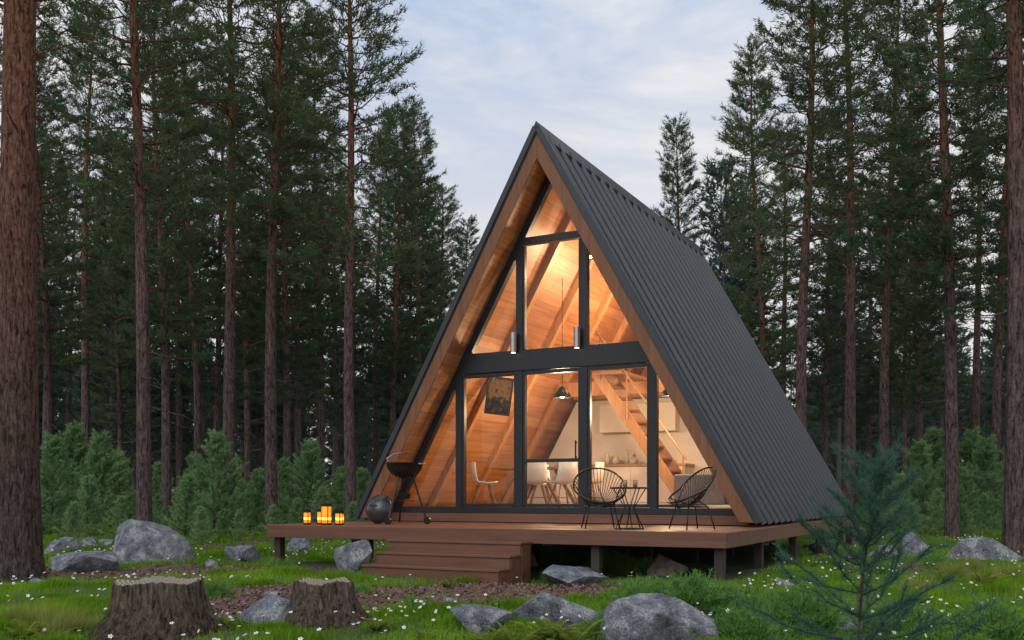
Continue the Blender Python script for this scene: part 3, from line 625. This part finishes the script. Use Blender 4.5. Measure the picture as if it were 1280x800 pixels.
# ------------------------------------------------------------------ stumps
mt,nt,b=new_mat('stump_cut_top'); tc=nt.nodes.new('ShaderNodeTexCoord'); n=N(nt,'ShaderNodeTexNoise',Scale=3.0,Detail=4.0); nt.links.new(tc.outputs['Object'],n.inputs['Vector'])
wv=N(nt,'ShaderNodeTexWave',wave_type='RINGS',rings_direction='Z',Scale=9.0,Distortion=2.0,Detail=3.0); nt.links.new(tc.outputs['Object'],wv.inputs['Vector'])
r1=ramp(nt,wv.outputs['Fac'],[(.2,(.15,.13,.105)),(.8,(.30,.265,.22))]); nt.links.new(r1.outputs[0],b.inputs['Base Color']); b.inputs['Roughness'].default_value=.9; bump(nt,b,wv.outputs['Fac'],.4,.01)
sb=bark_mat('stump_bark',(.10,.08,.06),(.15,.12,.095),(.18,.15,.12),0,.5,(1.5,1.5,.7))
def stump(px,d,rt,rb,h,seed):
    rg=np.random.default_rng(seed); n=110; rows=26; V=[]; a=np.arange(n)/n*2*np.pi
    lob=sum(rg.uniform(.5,1)*np.clip(np.cos((a-c+np.pi)%(2*np.pi)-np.pi),0,1)**rg.uniform(14,26) for c in np.linspace(0,2*np.pi,8,endpoint=False)+rg.uniform(-.25,.25,8))
    wob=.04*np.sin(3*a+seed)+.03*np.sin(5*a+2)+.014*np.sin(23*a)+.012*np.sin(37*a+1)
    rag=.012*np.sin(4*a+seed)+rg.normal(0,.005,n)
    for i_ in range(rows):
        t=i_/(rows-1); z=-.1+(h+.1)*t; tz=max(0,min(1,(z+.02)/h)); fl=(1-tz)**2.4*.8+.2*(1-tz); r=rt*(1+wob)+ (rb-rt)*fl*(.5+.7*lob)+ rg.normal(0,.003,n)
        V.append(np.stack([r*np.cos(a),r*np.sin(a),np.full(n,z)+rag*t],1))
    V.append(np.stack([(rt*(1+wob)-.02)*np.cos(a),(rt*(1+wob)-.02)*np.sin(a),np.full(n,h+.004)+rag],1))
    V=np.concatenate(V); i_=np.arange(rows)[:,None]*n; j_=np.arange(n)[None,:]; Fq=np.stack([i_+j_,i_+(j_+1)%n,i_+n+(j_+1)%n,i_+n+j_],-1).reshape(-1,4)
    top=np.concatenate([V[-n:],[[0,0,h]]]); Ft=np.stack([np.arange(n),(np.arange(n)+1)%n,np.full(n,n)],1)
    me=build_mesh('tree_stump',[(V,Fq,0),(top,Ft,1)],[sb,mt],True); x,y=pxw(px,d); obj('tree_stump',me,(x,y,float(hgt(x,y))-.02),rg.uniform(0,6))
stump(197,7.9,.34,.62,.46,1); stump(403,8.7,.26,.56,.42,2)

# ------------------------------------------------------------------ grass
def inside_deck(x,y):
    u,v=w2loc(x,y); return ((u>DX0-.02)&(u<DX1+.02)&(v>DY0)&(v<9.1))|((u>-1.22)&(u<1.02)&(v>-3.2)&(v<-2))
def scatter(n,d0,d1,rng,margin=.62,pw=1.0):
    d=np.sqrt(rng.uniform(d0**2,d1**2,n)) if pw==1.0 else d0+(d1-d0)*rng.uniform(0,1,n)
    x=d*rng.uniform(-margin,margin,n); return x,d
tr_=np.random.default_rng(77); TC=np.stack([tr_.uniform(-14,14,900),tr_.uniform(6,34,900)],1); TS=tr_.uniform(.5,1.6,900)
def grass(name,n,d0,d1,hm,wm,mat,seed,thr=.5):
    rng=np.random.default_rng(seed); x,y=scatter(n,d0,d1,rng,pw=0)
    # a third of the blades gather in tufts
    nt_=n//3; sel=(TC[:,1]>d0)&(TC[:,1]<d1)&(np.abs(TC[:,0])<TC[:,1]*.62); ids=np.where(sel)[0]
    tall=np.zeros(n)
    if len(ids)>5:
        c=rng.choice(ids,nt_); x[:nt_]=TC[c,0]+rng.normal(0,.10,nt_)*TS[c]; y[:nt_]=TC[c,1]+rng.normal(0,.10,nt_)*TS[c]; tall[:nt_]=TS[c]
    cl=.5+.5*np.sin(x*1.9+np.sin(y*1.3)*2)*np.cos(y*2.2+np.sin(x*.9)*1.7)
    keep=(~inside_deck(x,y))&(rng.random(n)>path_mask(x,y)*.985)&((rng.random(n)<.4+.6*cl)|(tall>0))
    x=x[keep];y=y[keep];cl=cl[keep];tall=tall[keep];n=len(x); z=hgt(x,y)-.01
    h=hm*rng.uniform(.35,1.15,n)*(.4+.6*cl+.5*tall); w=wm*rng.uniform(.6,1.3,n); a=rng.uniform(0,6.3,n); ln=rng.uniform(.1,.65,n)
    dx=np.cos(a);dy=np.sin(a); P=np.stack([x,y,z],1); S=np.stack([-dy,dx,np.zeros(n)],1)*w[:,None]/2; D=np.stack([dx,dy,np.zeros(n)],1)
    mid=P+D*(h*ln*.35)[:,None]+np.array([0,0,1])*(h*.55)[:,None]; tip=P+D*(h*ln)[:,None]+np.array([0,0,1])*(h*(1-.25*ln))[:,None]
    V=np.stack([P-S,P+S,mid+S*.75,mid-S*.75,tip],1).reshape(-1,3); b0=np.arange(n)*5
    return build_mesh(name,[(V,np.stack([b0,b0+1,b0+2,b0+3],1),0),(V,np.stack([b0+3,b0+2,b0+4],1),0)],[mat])
obj('grass',grass('grass',360000,6.0,16,.10,.0075,M['grass'],5))
obj('grass',grass('grass_mid',230000,15,34,.13,.018,M['grass'],6))
obj('grass',grass('grass_far',90000,32,70,.2,.06,M['grass'],8))
# dry tufts
rng=np.random.default_rng(9); Ps=[];Ds=[];Ls=[]
for px,by in ((1190,718),(1230,728),(1215,712),(1262,722),(60,785),(35,775),(90,780),(480,712),(1150,742)):
    d=CAMZ*F/(by-620); x,y=pxw(px,d); n=420; a=rng.uniform(0,6.3,n); r=rng.uniform(0,.16,n)
    Ps.append(np.stack([x+r*np.cos(a),y+r*np.sin(a),np.full(n,float(hgt(x,y)))],1)); Ds.append(unit(np.stack([np.cos(a)*.5,np.sin(a)*.5,np.ones(n)],1)+rng.normal(0,.2,(n,3)))); Ls.append(rng.uniform(.12,.3,n))
V,Fc=needles(np.concatenate(Ps),np.concatenate(Ds),np.concatenate(Ls),np.full(sum(map(len,Ls)),.009),rng); obj('dry_grass',build_mesh('dry_grass',[(V,Fc,0)],[M['drygrass']]))
# ferns
def fern(seed):
    rg=np.random.default_rng(seed); Ps=[];Ds=[];Ls=[];parts=[]
    for k in range(17):
        a=k*2*math.pi/17+rg.normal(0,.2); L=rg.uniform(.28,.5); t=np.linspace(0,1,34); el=rg.uniform(.6,1.2)
        c=np.stack([np.cos(a)*L*t*math.cos(el)*1.2,np.sin(a)*L*t*math.cos(el)*1.2,L*t*math.sin(el)-.28*L*t**2.4],1)
        V,Fc=tube_arr(c,.003*(1-t*.7),3); parts.append((V,Fc,0))
        s=np.array([-math.sin(a),math.cos(a),0])
        for sg in (-1,1):
            Ps.append(c[3:]); tg=unit(np.gradient(c,axis=0)[3:]); Ds.append(unit(s*sg+tg*.45+rg.normal(0,.08,tg.shape))); Ls.append(.075*np.sin(np.clip(1-t[3:]*.93,0,1)**.8*2.0)+.008)
    P=np.concatenate(Ps);D=np.concatenate(Ds);L=np.concatenate(Ls); up=np.array([0,0,1.]); wv_=unit(np.cross(D,up))*.0055
    V=np.stack([P-wv_,P+wv_,P+D*L[:,None]*.6+wv_*.9,P+D*L[:,None],P+D*L[:,None]*.6-wv_*.9],1).reshape(-1,3); parts.append((V,np.arange(len(V)).reshape(-1,5),0))
    return build_mesh('fern',parts,[M['fern']])
fm=[fern(1),fern(2)]
for k,(px,by,s) in enumerate(((645,812,.85),(690,808,.8),(610,808,.6),(715,815,.8),(30,790,.6),(62,796,.55),(1230,738,.8),(900,760,.5),(560,735,.5),(470,790,.5),(1180,730,.6),(95,770,.4),(530,800,.4),(1205,770,.5),(770,745,.5),(1150,755,.5),(940,745,.5),(280,790,.4))):
    d=CAMZ*F/(by-620); x,y=pxw(px,d); obj('fern',fm[k%2],(x,y,float(hgt(x,y))),k,s)
# wildflowers
rng=np.random.default_rng(21); cx=[];cy=[]
for k in range(160):
    x,y=scatter(1,7,24,rng,pw=0); m_=rng.integers(4,18); cx.append(x+rng.normal(0,.35,m_)); cy.append(y+rng.normal(0,.35,m_))
x=np.concatenate(cx); y=np.concatenate(cy); kp=(~inside_deck(x,y))&(path_mask(x,y)<.6); x=x[kp];y=y[kp]; n=len(x); z=hgt(x,y)+rng.uniform(.07,.16,n)
a=np.arange(10)/10*2*np.pi; rr=np.where(np.arange(10)%2==0,.021,.011); nr_=unit(rng.normal(0,.35,(n,3))+[0,-.45,1]); t1=unit(np.cross(nr_,[1.,0,0])); t2=np.cross(nr_,t1); fs_=rng.uniform(.7,1.2,(n,1,1))
C=np.stack([x,y,z],1); V=C[:,None,:]+fs_*((rr*np.cos(a))[None,:,None]*t1[:,None,:]+(rr*np.sin(a))[None,:,None]*t2[:,None,:])
Vc=C[:,None,:]+.006*np.cos(a)[None,:,None]*t1[:,None,:]+.006*np.sin(a)[None,:,None]*t2[:,None,:]+nr_[:,None,:]*.003
st_=np.stack([C+[.0015,0,0],C-[.0015,0,0],C*[1,1,0]+np.stack([0*x,0*x,z-.14],1)],1).reshape(-1,3)
obj('wildflowers',build_mesh('wildflowers',[(V.reshape(-1,3),np.arange(n*10).reshape(-1,10),0),(Vc.reshape(-1,3),np.arange(n*10).reshape(-1,10),1),(st_,np.arange(n*3).reshape(-1,3),2)],[simple('white_petals',(.78,.78,.82),.7,var=.03),simple('yellow_centres',(.5,.35,.03),.8),M['grass']]))
# fallen leaves / litter on path
rng=np.random.default_rng(31); n=80000; x,y=scatter(n,7,26,rng,pw=0); kp=(path_mask(x,y)>rng.random(n)*.8+.1)&(~inside_deck(x,y)); x=x[kp];y=y[kp];n=len(x)
C=np.stack([x,y,hgt(x,y)+rng.uniform(.004,.02,n)],1); nr_=unit(rng.normal(0,.45,(n,3))+[0,0,1]); t1=unit(np.cross(nr_,rng.normal(size=(n,3)))); t2=np.cross(nr_,t1); s=rng.uniform(.012,.035,(n,1))
V=np.stack([C-t1*s,C-t2*s*.55,C+t1*s,C+t2*s*.55],1).reshape(-1,3)
m,nt,b=new_mat('dead_leaf'); v=coords(nt,(1,1,1)); wn=N(nt,'ShaderNodeTexNoise',Scale=28.0,Detail=2.0); nt.links.new(v,wn.inputs['Vector']); r=ramp(nt,wn.outputs['Fac'],[(.3,(.07,.035,.035)),(.5,(.16,.085,.075)),(.7,(.30,.19,.17))]); nt.links.new(r.outputs[0],b.inputs['Base Color']); b.inputs['Roughness'].default_value=.9
obj('fallen_leaves',build_mesh('fallen_leaves',[(V,np.arange(len(V)).reshape(-1,4),0)],[m]))

# ------------------------------------------------------------------ world & sun
SE,SR=math.radians(38),math.radians(205)
w=bpy.data.worlds.new('World'); scene.world=w; w.use_nodes=True; nt=w.node_tree; bg=nt.nodes['Background']
sky=N(nt,'ShaderNodeTexSky',sky_type='NISHITA'); sky.sun_disc=False; sky.sun_elevation=SE; sky.sun_rotation=SR
mul=N(nt,'ShaderNodeMix',data_type='RGBA',blend_type='MULTIPLY'); mul.inputs[0].default_value=1; mul.inputs[7].default_value=(.09,.09,.09,1); nt.links.new(sky.outputs[0],mul.inputs[6])
tc=N(nt,'ShaderNodeTexCoord'); mp=N(nt,'ShaderNodeMapping'); mp.inputs['Scale'].default_value=(1.2,1.2,4.5); mp.inputs['Rotation'].default_value=(.12,.18,.3); nt.links.new(tc.outputs['Generated'],mp.inputs[0])
nz=N(nt,'ShaderNodeTexNoise',Scale=2.4,Detail=9.0); nz.inputs['Roughness'].default_value=.6; nz.inputs['Distortion'].default_value=.5; nt.links.new(mp.outputs[0],nz.inputs['Vector'])
cl=ramp(nt,nz.outputs['Fac'],[(.36,(.54,.65,.84)),(.45,(.68,.75,.87)),(.54,(.87,.88,.92)),(.64,(.98,.95,.93))])
sp=N(nt,'ShaderNodeSeparateXYZ'); nt.links.new(tc.outputs['Generated'],sp.inputs[0])
gz=ramp(nt,sp.outputs['Z'],[(0,(1,1,1)),(.45,(0,0,0))])
mh=N(nt,'ShaderNodeMix',data_type='RGBA'); nt.links.new(gz.outputs[0],mh.inputs[0]); nt.links.new(cl.outputs[0],mh.inputs[6]); mh.inputs[7].default_value=(1.0,.91,.83,1)
mx=N(nt,'ShaderNodeMix',data_type='RGBA'); mx.inputs[0].default_value=.9; nt.links.new(mul.outputs[2],mx.inputs[6]); nt.links.new(mh.outputs[2],mx.inputs[7])
nt.links.new(mx.outputs[2],bg.inputs['Color']); bg.inputs['Strength'].default_value=1.0
s=bpy.data.lights.new('sun','SUN'); s.energy=1.2; s.angle=math.radians(50); s.color=(1,.97,.93); so=bpy.data.objects.new('sun',s); scene.collection.objects.link(so)
dirv=Vector((math.sin(SR)*math.cos(SE),math.cos(SR)*math.cos(SE),math.sin(SE))); so.rotation_euler=dirv.to_track_quat('Z','Y').to_euler()
# ------------------------------------------------------------------ camera
cam=bpy.data.cameras.new('camera'); co=bpy.data.objects.new('camera',cam); scene.collection.objects.link(co); scene.camera=co
co.location=(0,0,CAMZ); co.rotation_euler=(math.radians(90),0,0); cam.sensor_width=36; cam.lens=F/1280*36; cam.shift_y=220/1280; cam.clip_end=2000
scene.view_settings.view_transform='Standard'; scene.view_settings.look='None'; scene.view_settings.exposure=0
